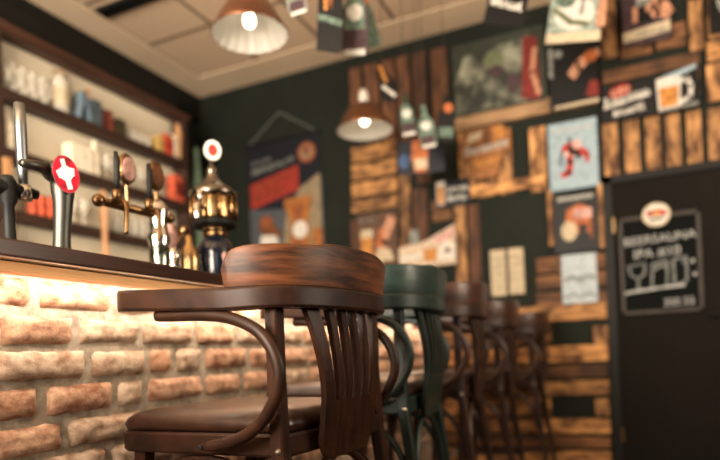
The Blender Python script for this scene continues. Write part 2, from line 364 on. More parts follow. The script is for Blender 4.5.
# ------------------------------------------------------------------ flat posters, cards and signs
class Sheet:
    """a thin board in a local plane; s to the right, t up, both 0..1; d grows towards the viewer"""
    def __init__(s, name, label, cat, w, h, base, th=.006, group=None):
        s.name, s.label, s.cat, s.w, s.h, s.th, s.group = name, label, cat, w, h, th, group
        s.b = MB(base); s.n = 0
        s.fn = lambda u, v, d: Vector(((u - .5) * s.w, -d, (v - .5) * s.h))
        s.base = base
    def board(s, poly=None):
        s.b.prism(poly or [(0, 0), (1, 0), (1, 1), (0, 1)], 0, s.th, s.fn); return s
    def dec(s, m, poly):
        s.n += 1; s.b.use(m); s.b.prism(poly, s.th - .0005, s.th + .0004 * s.n, s.fn); return s
    def rect(s, m, u0, v0, u1, v1): return s.dec(m, [(u0, v0), (u1, v0), (u1, v1), (u0, v1)])
    def oval(s, m, u, v, ru, rv, n=18, rot=0.0):
        a = s.w / s.h; P = []
        for k in range(n):
            q = 2 * math.pi * k / n; x, y = ru * math.cos(q), rv * math.sin(q) / a if False else rv * math.sin(q)
            xw, yw = x * s.w, y * s.h; c, sn = math.cos(rot), math.sin(rot)
            P.append((u + (xw * c - yw * sn) / s.w, v + (xw * sn + yw * c) / s.h))
        return s.dec(m, P)
    def stroke(s, m, pts, wd):
        """a brush line of world width wd"""
        s.n += 1; s.b.use(m); d0, d1 = s.th - .0005, s.th + .0004 * s.n
        for (a, b2), (c, d) in zip(pts, pts[1:]):
            x0, y0, x1, y1 = a * s.w, b2 * s.h, c * s.w, d * s.h; L = math.hypot(x1 - x0, y1 - y0) or 1e-6
            nx, ny = -(y1 - y0) / L * wd / 2, (x1 - x0) / L * wd / 2; ex, ey = (x1 - x0) / L * wd * .3, (y1 - y0) / L * wd * .3
            Q = [(x0 + nx - ex, y0 + ny - ey), (x0 - nx - ex, y0 - ny - ey), (x1 - nx + ex, y1 - ny + ey), (x1 + nx + ex, y1 + ny + ey)]
            s.b.prism([(x / s.w, y / s.h) for x, y in Q], d0, d1, s.fn)
        return s
    def scrawl(s, m, u0, u1, v, hh, n, wd, seed=1, slope=0.0):
        """a line of lettering too soft to read"""
        r = random.Random(seed); du = (u1 - u0) / n
        for k in range(n):
            x = u0 + du * k; vb = v + slope * (x - u0); t = r.choice('lnouer')
            tall = 1.0 if k == 0 or t == 'l' else .68
            if t in 'lu': s.stroke(m, [(x + du * .2, vb + hh * tall), (x + du * .2, vb), (x + du * .7, vb)], wd)
            if t in 'nr': s.stroke(m, [(x + du * .15, vb), (x + du * .15, vb + hh * tall), (x + du * .75, vb + hh * tall * .8), (x + du * .75, vb + (0 if t == 'n' else hh * .5))], wd)
            if t in 'oe': s.stroke(m, [(x + du * .15, vb), (x + du * .15, vb + hh * tall), (x + du * .75, vb + hh * tall), (x + du * .75, vb + hh * .3), (x + du * .15, vb + hh * .1)], wd)
        return s
    def text(s, m, txt, u, v, hh, tilt=0.0, spacing=1.0):
        cu = bpy.data.curves.new('lettering', 'FONT'); cu.body = txt; cu.size = hh; cu.space_character = spacing; cu.offset = 0.0
        tmp = bpy.data.objects.new('lettering', cu); COL.objects.link(tmp)
        dg = bpy.context.evaluated_depsgraph_get(); dg.update(); me = bpy.data.meshes.new_from_object(tmp.evaluated_get(dg))
        s.n += 1; s.b.use(m); idx = []
        c, sn = math.cos(tilt), math.sin(tilt)
        for vv in me.vertices:
            x, y = vv.co.x * c - vv.co.y * sn, vv.co.x * sn + vv.co.y * c
            idx.append(s.b.bm.verts.new(Vector(((u - .5) * s.w + x, -s.th - .0006, (v - .5) * s.h + y))))
        for p in me.polygons: s.b.face([idx[i] for i in p.vertices])
        bpy.data.objects.remove(tmp); bpy.data.curves.remove(cu); bpy.data.meshes.remove(me)
        return s
    def place(s, loc, roll=0.0, rz=0.0, tilt=0.0, parent=None):
        o = s.b.build(s.name); o.location = loc; o.rotation_euler = (tilt, roll, rz)
        if parent is not None: o.parent = parent
        else: tag(o, s.label, s.cat, s.group)
        return o
def wall_sheet(name, label, cat, px, base, off=.03, th=.006, group=None):
    xa, xb, za, zb = wrect(*px, Y=BY - off)
    s = Sheet(name, label, cat, xb - xa, zb - za, base, th, group).board(); s.loc = Vector(((xa + xb) / 2, BY - off, (za + zb) / 2)); return s
white_p = flat('white_print', 204, 200, 190, .7, .84); cream_p = flat('cream_print', 190, 174, 146, .7, .84); navy = flat('navy_print', 16, 20, 32, .5); blackp = flat('black_print', 12, 12, 13, .5)
red_p = flat('red_print', 176, 54, 42); amber_p = flat('amber_print', 190, 128, 62); orange_p = flat('orange_print', 178, 100, 56); pale_blue = flat('pale_blue_print', 150, 170, 180, .7, .84)
skin_p = flat('skin_print', 196, 142, 112); mint_p = flat('mint_print', 96, 116, 102); gray_p = flat('grey_print', 132, 134, 128); dgreen_p = flat('dark_green_print', 40, 56, 44); brown_p = flat('brown_print', 110, 66, 38)
pink_p = flat('pink_print', 206, 160, 150); dred_p = flat('dark_red_print', 120, 40, 34); olive_p = flat('olive_print', 104, 110, 82); plum_p = flat('plum_print', 70, 52, 56); blue_p = flat('blue_print', 60, 84, 120); chalk = flat('white_chalk', 168, 170, 168, .7, .84); chalkg = flat('smudged_chalk', 120, 124, 122, .9)
board_black = mat('chalkboard', rgb(14, 16, 16), 0.8, col2=rgb(10, 12, 12), scale=(6, 6, 6), spec=.1); board_frame = mat('chalkboard_frame', rgb(58, 50, 44), .6, col2=rgb(44, 38, 34), scale=(9, 9, 9))

def glass_motif(s, u, v, wu, hv, beer=amber_p, foam=white_p, handle=True, edge=white_p):
    s.dec(edge, [(u - wu * .55, v - hv * .55), (u + wu * .55, v - hv * .55), (u + wu * .62, v + hv * .55), (u - wu * .62, v + hv * .55)])
    s.dec(beer, [(u - wu * .44, v - hv * .45), (u + wu * .44, v - hv * .45), (u + wu * .5, v + hv * .22), (u - wu * .5, v + hv * .22)])
    if foam is not edge: s.dec(foam, [(u - wu * .6, v + hv * .2), (u + wu * .6, v + hv * .2), (u + wu * .64, v + hv * .55), (u - wu * .64, v + hv * .55)])
    if handle:
        P = [(u + wu * .55, v + hv * .35), (u + wu * .95, v + hv * .38), (u + wu * 1.12, v + hv * .1), (u + wu * 1.05, v - hv * .25), (u + wu * .5, v - hv * .38)]
        s.stroke(edge, P, wu * s.w * .22)
# banner hung on the green wall
bw = empty('hanging_banner', (-2.5, BY - .02, 1.8), 'tall navy beer banner with red panel hung on the green wall', 'banner')
xa, xb, za, zb = wrect(249, 138, 322, 256, Y=BY - .02)
bred = flat('banner_red', 150, 48, 36); bgray = flat('banner_grey', 76, 80, 84); bcream = flat('banner_cream', 140, 124, 98); bamber = flat('banner_amber', 160, 100, 48); bor = flat('banner_orange', 140, 78, 44)
s = Sheet('banner_cloth', '', '', xb - xa, zb - za, flat('banner_navy', 14, 17, 28), .005).board()
s.rect(blue_p, .02, .30, .98, .56) if False else s
s.dec(bgray, [(.0, 0), (1, 0), (1, .62), (.74, .58), (.5, .40), (.0, .44)])
s.dec(bred, [(.02, .44), (.70, .545), (.70, .76), (.02, .655)])
s.dec(bcream, [(.42, 0), (.98, 0), (.98, .66), (.7, .55), (.5, .32)])
s.oval(bor, .82, .845, .12, .085); s.oval(bcream, .82, .845, .075, .055); s.oval(dred_p, .82, .86, .04, .03)
s.scrawl(gray_p, .06, .34, .815, .04, 5, .008, 2, .08); s.scrawl(gray_p, .06, .66, .735, .055, 9, .011, 3, .1)
s.scrawl(bor, .08, .62, .585, .06, 7, .008, 5, .16); s.scrawl(bor, .08, .5, .51, .04, 7, .006, 6, .16)
s.dec(bamber, [(.54, 0), (.82, 0), (.80, .28), (.86, .42), (.86, .48), (.50, .48), (.50, .42), (.58, .28)]); s.dec(bor, [(.60, 0), (.72, 0), (.72, .28), (.78, .42), (.58, .42), (.64, .28)])
s.rect(bamber, .86, .0, .98, .2); s.dec(brown_p, [(.14, .3), (.34, .28), (.46, .18), (.34, .16), (.16, .22)]); s.oval(bor, .24, .31, .09, .05); s.dec(white_p, [(.12, .0), (.4, .0), (.38, .18), (.16, .2)]); s.oval(white_p, .7, .205, .10, .075)  # last white oval is a highlight painted onto the cloth
s.place(Vector(((xa + xb) / 2, BY - .01, (za + zb) / 2)) - bw.location, parent=bw)
b = MB(black_paint); zc = zb; b.tube([(xa - .02, BY - .02, zc), (xb + .02, BY - .02, zc)], .009); _rel(b, 'hanging_rod', bw)
b = MB(gray_p); ap = at(279, 112, 1, BY - .02); b.tube([(xa + .02, BY - .02, zc), ap, (xb - .02, BY - .02, zc)], .0035, 6); _rel(b, 'hanging_cord', bw)

# beer mug sign over the door
s = wall_sheet('pub_sign', 'black beer sign with white script and a full beer mug above the door', 'sign', (602, 83, 699, 112), blackp, .045, .02)
s.w *= 1.0; s.h *= 1.25
s.b = MB(blackp); s.board()
s.oval(red_p, .165, .80, .085, .17); s.oval(red_p, .24, .84, .075, .16); s.oval(cream_p, .13, .78, .028, .075); s.oval(red_p, .13, .78, .016, .042); s.oval(cream_p, .205, .82, .03, .08); s.oval(red_p, .205, .82, .017, .045); s.oval(cream_p, .272, .84, .024, .065); s.oval(blackp, .272, .84, .012, .035)
s.scrawl(white_p, .03, .50, .42, .24, 8, .016, 11, .28); s.stroke(white_p, [(.02, .40), (.25, .48), (.51, .62)], .012); s.scrawl(white_p, .12, .46, .13, .17, 8, .011, 8, .2)
glass_motif(s, .70, .47, .20, .80, amber_p, white_p, True, white_p); s.dec(pale_blue, [(.62, .94), (.78, 1.02), (.98, 1.12), (.98, 1.02), (.82, .9)]); s.dec(gray_p, [(.60, .0), (.99, .03), (.99, .12), (.9, .09), (.62, .06)])
s.place(s.loc)

# chalkboard on the door
cb0 = wrect(620, 214, 702, 313, Y=BY - .03)
ch = empty('chalkboard', ((cb0[0] + cb0[1]) / 2, BY - .022, cb0[2]), 'framed chalkboard with beer offer hung on the black door', 'chalkboard')
W_, H_ = cb0[1] - cb0[0], cb0[3] - cb0[2]
b = MB(board_frame)
for (x0, z0, x1, z1) in ((-W_ / 2, 0, -W_ / 2 + .022, H_), (W_ / 2 - .022, 0, W_ / 2, H_), (-W_ / 2, 0, W_ / 2, .022), (-W_ / 2, H_ - .022, W_ / 2, H_)): b.box((x0, -.022, z0), (x1, 0, z1), bevel=.003)
b.build('frame', ch)
s = Sheet('slate', '', '', W_ - .03, H_ - .03, board_black, .01).board()
s.text(chalk, 'BEERSAUNA', .03, .72, .074, .03, 1.02); s.text(chalk, 'IPA #10', .15, .57, .082, .03, 1.0)
s.stroke(chalkg, [(.08, .50), (.11, .40), (.2, .36), (.29, .40), (.3, .50)], .014); s.stroke(chalkg, [(.08, .5), (.3, .52)], .01); s.stroke(chalkg, [(.2, .36), (.2, .24), (.13, .23), (.27, .24)], .014)
s.stroke(chalkg, [(.38, .24), (.40, .50), (.60, .53), (.58, .26)], .014); s.stroke(chalkg, [(.42, .44), (.50, .48), (.58, .46)], .018)
s.stroke(chalkg, [(.68, .26), (.67, .53), (.84, .55), (.84, .3), (.72, .26)], .016); s.stroke(chalkg, [(.84, .46), (.80, .5)], .014)
s.oval(chalk, .92, .50, .022, .022); s.oval(chalk, .94, .36, .022, .022); s.stroke(chalk, [(.0, .21), (.5, .245), (.8, .255)], .016)
s.text(chalk, '350 55', .52, .045, .066, .02, .95)
o = s.place((0, -.001, H_ / 2), parent=ch)
s = Sheet('round_badge', '', '', .16, .15, cream_p, .012); s.board([(.5 + .5 * math.cos(2 * math.pi * k / 24), .5 + .5 * math.sin(2 * math.pi * k / 24)) for k in range(24)])
s.oval(white_p, .5, .5, .44, .44); s.dec(red_p, [(.12, .45), (.88, .45), (.82, .66), (.5, .72), (.18, .66)]); s.oval(amber_p, .5, .58, .14, .14); s.dec(olive_p, [(.2, .26), (.8, .26), (.7, .38), (.3, .38)])
s.place((-.01, -.024, H_ - .005), parent=ch)

# posters
s = wall_sheet('wall_poster', 'pale blue poster with red and black creature picture', 'poster', (549, 121, 598, 189), pale_blue, .035)
s.scrawl(white_p, .1, .9, .86, .05, 10, .006, 3)
s.oval(red_p, .42, .58, .16, .11); s.oval(red_p, .66, .52, .14, .06, rot=-.5); s.stroke(red_p, [(.40, .55), (.44, .40), (.40, .24), (.28, .22)], .04); s.stroke(red_p, [(.70, .56), (.80, .48), (.78, .38)], .025); s.stroke(blackp, [(.44, .62), (.48, .54), (.56, .55), (.62, .46)], .03); s.stroke(blackp, [(.30, .55), (.24, .46), (.26, .36)], .012); s.stroke(blackp, [(.46, .7), (.42, .76)], .014); s.oval(pink_p, .58, .64, .10, .07); s.oval(white_p, .36, .52, .05, .04)
s.place(s.loc)
s = wall_sheet('wall_poster', 'small dark framed picture of glass and bottle under the pale blue poster', 'poster', (554, 193, 599, 252), blackp, .035, .015)
s.rect(gray_p, .1, .88, .9, .95); s.dec(orange_p, [(.22, .3), (.3, .72), (.6, .82), (.84, .7), (.84, .3)]); s.oval(cream_p, .34, .36, .18, .17); s.rect(blackp, .56, .14, .74, .46); s.rect(pink_p, .44, .56, .86, .72); s.rect(brown_p, .8, .2, .88, .56); s.scrawl(white_p, .12, .9, .9, .05, 9, .006, 9)
s.place(s.loc)
s = wall_sheet('paper_notice', 'pale blue notice with printed wavy lines pinned on dark planks', 'notice', (562, 254, 597, 303), flat('notice_paper', 172, 184, 190, .7, .84), .03, .004)
for k, v in enumerate((.12, .18, .52, .48, .45)): s.stroke(pale_blue if k % 2 else gray_p, [(.06, v), (.3, v + .05), (.5, v - .02), (.75, v + .05), (.94, v)], .012)
s.place(s.loc)
for k, (p, nm) in enumerate((((491, 250, 506, 296), 'left'), ((509, 248, 524, 294), 'right'))):
    s = wall_sheet('menu_card', 'cream printed menu strip on the green wall, %s one of the pair' % nm, 'menu card', p, cream_p, .012, .006)
    for j in range(5): s.scrawl(gray_p, .14, .86, .12 + j * .17, .03, 6, .0025, 20 + j + k)
    s.place(s.loc)
s = wall_sheet('wall_poster', 'big dark mural poster of mottled green and grey faces under the ceiling', 'poster', (453, 36, 546, 109), flat('mural_ground', 52, 56, 46), .05, .012)
r = random.Random(12)
mural = mat('mural_print', rgb(176, 176, 152), .7, col2=rgb(34, 38, 31), scale=(5.5, 5.5, 5.5), detail=5, lo=.44, hi=.78)
s.dec(mural, [(.03, .03), (.8, .03), (.84, .9), (.14, .82), (.03, .5)]); s.dec(dred_p, [(.74, .06), (.94, .02), (.92, .86), (.78, .9)]); s.stroke(skin_p, [(.92, .1), (.86, .4), (.90, .7)], .03); s.oval(olive_p, .46, .68, .11, .14); s.oval(plum_p, .48, .52, .09, .08); s.oval(plum_p, .66, .3, .07, .14)
s.place(s.loc)
s = wall_sheet('wall_poster', 'black poster with a reaching orange hand beside the dark mural', 'poster', (549, 44, 598, 107), blackp, .05, .01)
s.dec(gray_p, [(0, .55), (.08, .5), (.1, 1), (0, 1)]); s.stroke(skin_p, [(1.0, .78), (.8, .74), (.62, .66), (.48, .52)], .05); s.stroke(skin_p, [(.8, .7), (.62, .58), (.5, .48)], .04); s.oval(orange_p, .86, .74, .14, .10); s.dec(dred_p, [(.72, .12), (1, .1), (1, .34), (.84, .36)]); s.dec(cream_p, [(.1, 0), (1, .0), (1, .06), (.1, .05)]); s.oval(gray_p, .2, .88, .1, .06)
s.place(s.loc)
s = wall_sheet('wall_poster', 'plum coloured poster of a hand holding a dark beer glass, white strip below', 'poster', (622, -18, 671, 44), plum_p, .06, .01)
s.dec(blackp, [(.34, .34), (.66, .34), (.68, .74), (.32, .74)]); s.dec(gray_p, [(.3, .62), (.68, .62), (.68, .76), (.3, .76)]); s.dec(white_p, [(.32, .72), (.70, .72), (.70, .84), (.32, .84)])
s.stroke(skin_p, [(.98, .42), (.84, .56), (.66, .58), (.54, .56)], .045); s.stroke(skin_p, [(.94, .5), (.8, .62), (.64, .66)], .04); s.stroke(skin_p, [(.92, .38), (.74, .46), (.64, .44)], .04); s.stroke(skin_p, [(.26, .4), (.28, .6)], .03); s.dec(cream_p, [(.0, .08), (.97, .12), (.97, .3), (.0, .24)]); s.scrawl(gray_p, .3, .9, .14, .07, 7, .006, 4); s.dec(gray_p, [(.88, .7), (1, .7), (1, 1), (.88, 1)])
s.place(s.loc)
s = wall_sheet('wall_poster', 'dark edged picture in the top corner above the planks', 'poster', (708, -40, 790, 26), blackp, .05, .012); s.oval(gray_p, .3, .5, .2, .3); s.place(s.loc)
s = wall_sheet('wall_poster', 'pale poster with amber beer and pink hands behind the green stool', 'poster', (399, 230, 456, 264), flat('pale_poster', 206, 184, 160), .05, .008)
s.h *= 1.15; s.b = MB(s.base); s.board([(0, 0), (1, 0), (1, 1), (.5, .66), (.0, .55)])
s.dec(amber_p, [(.46, .12), (.66, .14), (.68, .46), (.44, .44)]); s.dec(white_p, [(.70, .1), (.98, .12), (.98, .5), (.8, .62), (.7, .4)]); s.oval(brown_p, .86, .36, .05, .07); s.dec(pink_p, [(.6, .68), (.98, .92), (.98, .7), (.74, .55)]); s.dec(gray_p, [(.2, .6), (.38, .64), (.36, .98), (.22, .96)]) ; s.dec(white_p, [(.02, .2), (.4, .24), (.38, .36), (.02, .34)])
s.place(s.loc)
s = wall_sheet('wall_poster', 'brown poster of a poured beer glass near the corner of the green wall', 'poster', (358, 213, 398, 262), flat('brown_poster', 92, 66, 50), .045, .008)
s.dec(amber_p, [(.1, .1), (.36, .1), (.38, .6), (.08, .6)]); s.dec(cream_p, [(.08, .52), (.4, .52), (.38, .68), (.1, .68)]); s.stroke(skin_p, [(.5, .0), (.62, .4), (.86, .82)], .07); s.dec(orange_p, [(.45, .3), (.6, .3), (.66, .7), (.52, .62)]); s.dec(cream_p, [(.46, 0), (.9, .0), (.8, .24), (.5, .26)]); s.scrawl(gray_p, .06, .5, .84, .08, 6, .006, 6)
s.place(s.loc)
s = wall_sheet('wall_poster', 'small dark label card with beer glass and white letters on the planks', 'poster', (436, 180, 470, 206), navy, .05, .008)
s.dec(white_p, [(.04, .1), (.26, .1), (.28, 1.0), (.02, 1.0)]); s.dec(amber_p, [(.06, .14), (.24, .14), (.25, .8), (.05, .8)]); s.scrawl(white_p, .34, .96, .55, .22, 6, .010, 14); s.scrawl(white_p, .36, .9, .2, .2, 6, .009, 15)
s.place(s.loc)
s = wall_sheet('wooden_plaque', 'rounded wooden plaque with white lettering on the pallet boards', 'plaque', (461, 127, 512, 178), flat('plaque_wood', 150, 98, 54), .05, .012)
s.b = MB(s.base); s.board([(.2, .0), (.74, .0), (.8, .4), (1, .5), (.98, .86), (.8, 1), (.2, .98), (.02, .82), (.04, .44), (.2, .38)])
s.dec(cream_p, [(.12, .72), (.4, .78), (.46, .94), (.2, .9)]); s.dec(brown_p, [(.44, .62), (.62, .66), (.6, .96), (.46, .94)]); s.dec(amber_p, [(.66, .7), (.88, .72), (.84, .96), (.68, .94)]); s.scrawl(white_p, .08, .94, .48, .16, 8, .014, 5, .08); s.dec(amber_p, [(.2, .34), (.82, .38), (.7, .26), (.3, .24)])
s.place(s.loc)

# hanging cardboard bottles and cards on strings from the ceiling
BOT = [(.1, 0), (.9, 0), (1, .06), (1, .52), (.9, .62), (.68, .74), (.64, .97), (.36, .97), (.32, .74), (.1, .62), (0, .52), (0, .06)]
string_m = flat('thin_string', 70, 64, 56)
def hanging(name, label, cat, px, dist, base, decor, poly=None, roll=0.0, rz=0.0, group=None):
    x0, y0, x1, y1 = px; c = Vector((0, 0, CAMZ)) + ray((x0 + x1) / 2, (y0 + y1) / 2) * dist
    wd, hh = (x1 - x0) / FPX * dist / math.cos(rz - YAW), (y1 - y0) / FPX * dist
    root = empty(name, c, label, cat, group)
    s = Sheet('card', '', '', wd, hh, base, .006).board(poly); decor(s); s.place((0, 0, 0), roll, rz, parent=root)
    b = MB(string_m); top = Vector((0, 0, CZ + .008 - c.z))
    off = Vector((math.sin(roll) * hh * .47, 0, math.cos(roll) * hh * .47))
    if top.z > off.z + .01: b.tube([off, top], .0018, 5); b.build('string', root)
    return root
def d_dark(s): s.dec(brown_p, [(.34, .62), (.6, .58), (.62, .9), (.4, .95)]); s.dec(mint_p, [(.04, .46), (.96, .34), (.98, .42), (.06, .54)]); s.stroke(amber_p, [(.3, .8), (.34, .58)], .012)
def d_mint(s): s.dec(mint_p, [(.1, .3), (.9, .3), (.86, .6), (.6, .74), (.4, .74), (.14, .6)]); s.oval(white_p, .5, .5, .3, .1); s.dec(plum_p, [(.1, .06), (.9, .06), (.9, .28), (.1, .28)]); s.dec(white_p, [(.1, .0), (.9, .0), (.9, .07), (.1, .07)])
def d_brown(s): s.dec(white_p, [(.1, .2), (.9, .28), (.9, .36), (.1, .3)]); s.oval(amber_p, .5, .45, .3, .1)
def d_orange(s): s.oval(orange_p, .6, .7, .26, .1); s.dec(mint_p, [(.1, .1), (.9, .1), (.9, .3), (.1, .3)])
hanging('cardboard_bottle', 'black bottle shaped card hanging from the ceiling right of the near lamp', 'hanging card', (317, -22, 343, 54), 2.75, blackp, d_dark, [(0, .06), (.9, 0), (1, .1), (.98, .98), (.06, 1)], .06, .25)
hanging('cardboard_bottle', 'mint and plum bottle shaped card hanging beside the black card', 'hanging card', (342, -30, 368, 56), 2.9, plum_p, d_mint, BOT, .05, .3)
hanging('cardboard_bottle', 'pale mint sliver of card hanging behind the plum bottle card', 'hanging card', (358, -20, 373, 48), 3.05, mint_p, d_orange, BOT, -.22, .5)
hanging('cardboard_bottle', 'grey green card end hanging at the picture top beside the near lamp', 'hanging card', (284, -34, 303, 16), 2.7, gray_p, d_mint, BOT, -.2, .3)
hanging('cardboard_bottle', 'dark bottle card with yellow stripe hanging near the far lamp', 'hanging card', (379, 62, 393, 102), 3.55, blackp, lambda s: (s.stroke(amber_p, [(.4, .9), (.5, .5)], .02), s.stroke(white_p, [(.2, .4), (.8, .1)], .02)), BOT, -.25, .3)
hanging('cardboard_bottle', 'mint bottle card hanging right of the far lamp, higher one of two', 'hanging card', (399, 92, 414, 136), 3.6, dgreen_p, d_mint, BOT, -.1, .3)
hanging('cardboard_bottle', 'mint bottle card hanging above the navy card, lower one of two', 'hanging card', (418, 104, 434, 148), 3.6, mint_p, d_mint, BOT, -.12, .3)
hanging('cardboard_bottle', 'black bottle card with orange label hanging in front of dark planks', 'hanging card', (437, 94, 455, 142), 3.65, blackp, d_orange, BOT, .08, .3)
def d_navy(s): s.dec(orange_p, [(.34, .12), (.6, .08), (.66, .6), (.5, .96), (.36, .92), (.3, .5)]); s.dec(cream_p, [(.36, .2), (.6, .16), (.62, .42), (.36, .46)]); s.oval(blue_p, .14, .46, .12, .18)
hanging('cardboard_sign', 'navy card with an orange bottle hanging over the planks', 'hanging card', (398, 137, 444, 176), 3.9, navy, d_navy, [(0, .12), (.95, 0), (1, .9), (.05, 1)], -.08, .1)
hanging('cardboard_sign', 'black card with white line of letters hanging at the ceiling edge', 'hanging card', (490, -34, 528, 26), 3.2, blackp, lambda s: s.scrawl(white_p, .1, .92, .34, .12, 8, .012, 4, -.1), None, .28, .15)
hanging('cardboard_sign', 'white and mint printed card hanging above the orange hand poster', 'hanging card', (551, -26, 603, 42), 3.3, flat('pale_card', 146, 158, 148), lambda s: (s.oval(white_p, .46, .42, .34, .24), s.oval(mint_p, .3, .7, .2, .2), s.stroke(olive_p, [(.1, .5), (.4, .3), (.7, .25)], .03), s.stroke(gray_p, [(.5, .8), (.6, .6), (.58, .4)], .02), s.dec(cream_p, [(.0, .0), (.94, .0), (.94, .14), (.0, .14)]), s.dec(skin_p, [(.84, .2), (1, .2), (1, .9), (.9, .9)])), [(0, 0), (.9, .0), (1, 1), (.06, 1)], .13, .1)

# ------------------------------------------------------------------ pendant lamps
def lamp_mesh(name, label, loc):
    root = empty(name, loc, label, 'pendant lamp', 'copper pendant lamps over the bar')
    R, Hh = .176, .165
    outer = [(.035, Hh), (.06, Hh - .008), (.10, Hh - .035), (.135, .075), (.158, .03), (R, 0)]
    b = MB(copper_m); b.sm = True; b.lathe(outer + [(R - .004, -.003)], (0, 0, 0), 40, cap=False); b.build('lamp_shade', root)
    b = MB(lining_m); b.sm = True; b.lathe([(r - .005, z - .004) for r, z in outer], (0, 0, 0), 80, cap=False, rib=.03, nrib=20); b.build('shade_lining', root)
    b = MB(white_enamel); b.sm = True; b.lathe([(.001, Hh + .085), (.022, Hh + .08), (.03, Hh + .05), (.032, Hh - .002), (.02, Hh - .004)], (0, 0, 0), 20); b.build('lamp_holder', root)
    b = MB(cord_m); b.tube([(0, 0, Hh + .08), (0, 0, CZ + .012 - loc[2])], .004, 6); b.build('cord', root)
    b = MB(bulb_m); b.sm = True; b.lathe([(.001, .03), (.016, .033), (.027, .05), (.026, .072), (.016, .10), (.013, .13)], (0, 0, 0), 18); b.build('bulb', root)
    b = MB(white_enamel); b.lathe([(.001, CZ + .011 - loc[2]), (.045, CZ + .011 - loc[2]), (.045, CZ - .012 - loc[2]), (.01, CZ - .03 - loc[2])], (0, 0, 0), 20); b.build('ceiling_rose', root)
    d = bpy.data.lights.new('bulb_light', 'POINT'); d.energy = .06; d.color = (1.0, .74, .46); d.shadow_soft_size = .03
    lo = bpy.data.objects.new('bulb_light', d); COL.objects.link(lo); lo.location = Vector(loc) + Vector((0, 0, .005)); return root
p1 = Vector((0, 0, CAMZ)) + ray(250, 34) * 2.73; p2 = Vector((0, 0, CAMZ)) + ray(365, 130) * 3.72
lamp_mesh('pendant_lamp', 'near copper pendant lamp with lit bulb, hanging at the top above the bar', tuple(p1))
lamp_mesh('pendant_lamp', 'far copper pendant lamp hanging in front of the plank wall', tuple(p2))

# ------------------------------------------------------------------ bar stools
WOODS = {
 'brown': (mat('stool_crest_wood', rgb(106, 62, 35), .44, col2=rgb(44, 24, 14), scale=(6, 6, 62), detail=10, lo=.37, hi=.63, coat=.0, spec=.28, bump=.12),
           mat('stool_dark_wood', rgb(52, 30, 19), .42, col2=rgb(29, 16, 11), scale=(14, 14, 18), detail=5, spec=.28, bump=.1),
           mat('stool_upright_wood', rgb(60, 34, 20), .38, col2=rgb(30, 17, 11), scale=(46, 46, 5), detail=5, spec=.28, bump=.1)),
 'green': (mat('green_stool_paint', rgb(28, 48, 41), .46, col2=rgb(18, 33, 28), scale=(9, 9, 40), coat=.1),
           mat('green_stool_paint_dark', rgb(26, 44, 38), .46, col2=rgb(17, 30, 26), scale=(14, 14, 14), coat=.1),
           mat('green_stool_paint_upright', rgb(22, 38, 32), .46, col2=rgb(14, 25, 21), scale=(40, 40, 6), coat=.1)),
 'mid': (mat('mid_crest_wood', rgb(72, 42, 27), .44, col2=rgb(42, 23, 15), scale=(9, 9, 50), coat=.15),
         mat('mid_dark_wood', rgb(58, 33, 22), .44, col2=rgb(34, 19, 13), scale=(14, 14, 14), coat=.15),
         mat('mid_upright_wood', rgb(54, 31, 20), .44, col2=rgb(31, 17, 11), scale=(40, 40, 6), coat=.15))}
leather = mat('brown_leather', rgb(52, 30, 20), .3, col2=rgb(34, 19, 12), scale=(30, 30, 30), detail=6, bump=.25, coat=.1)
bolt_m = mat('bolt_steel', rgb(170, 160, 145), .3, 1.0)
def ring_path():
    half = [(.225, .268), (.17, .268), (.10, .268), (.03, .267), (-.04, .264), (-.10, .26), (-.165, .243), (-.212, .205), (-.238, .14), (-.248, .07)]
    pts = [(u, v) for u, v in half] + [(-.25, 0)] + [(u, -v) for u, v in half[::-1]]
    return spline([(u, v, 0) for u, v in pts], 8)
def ring_z(u): return 1.007 + .021 * max(0.0, min(1.0, (u + .1) / .3))
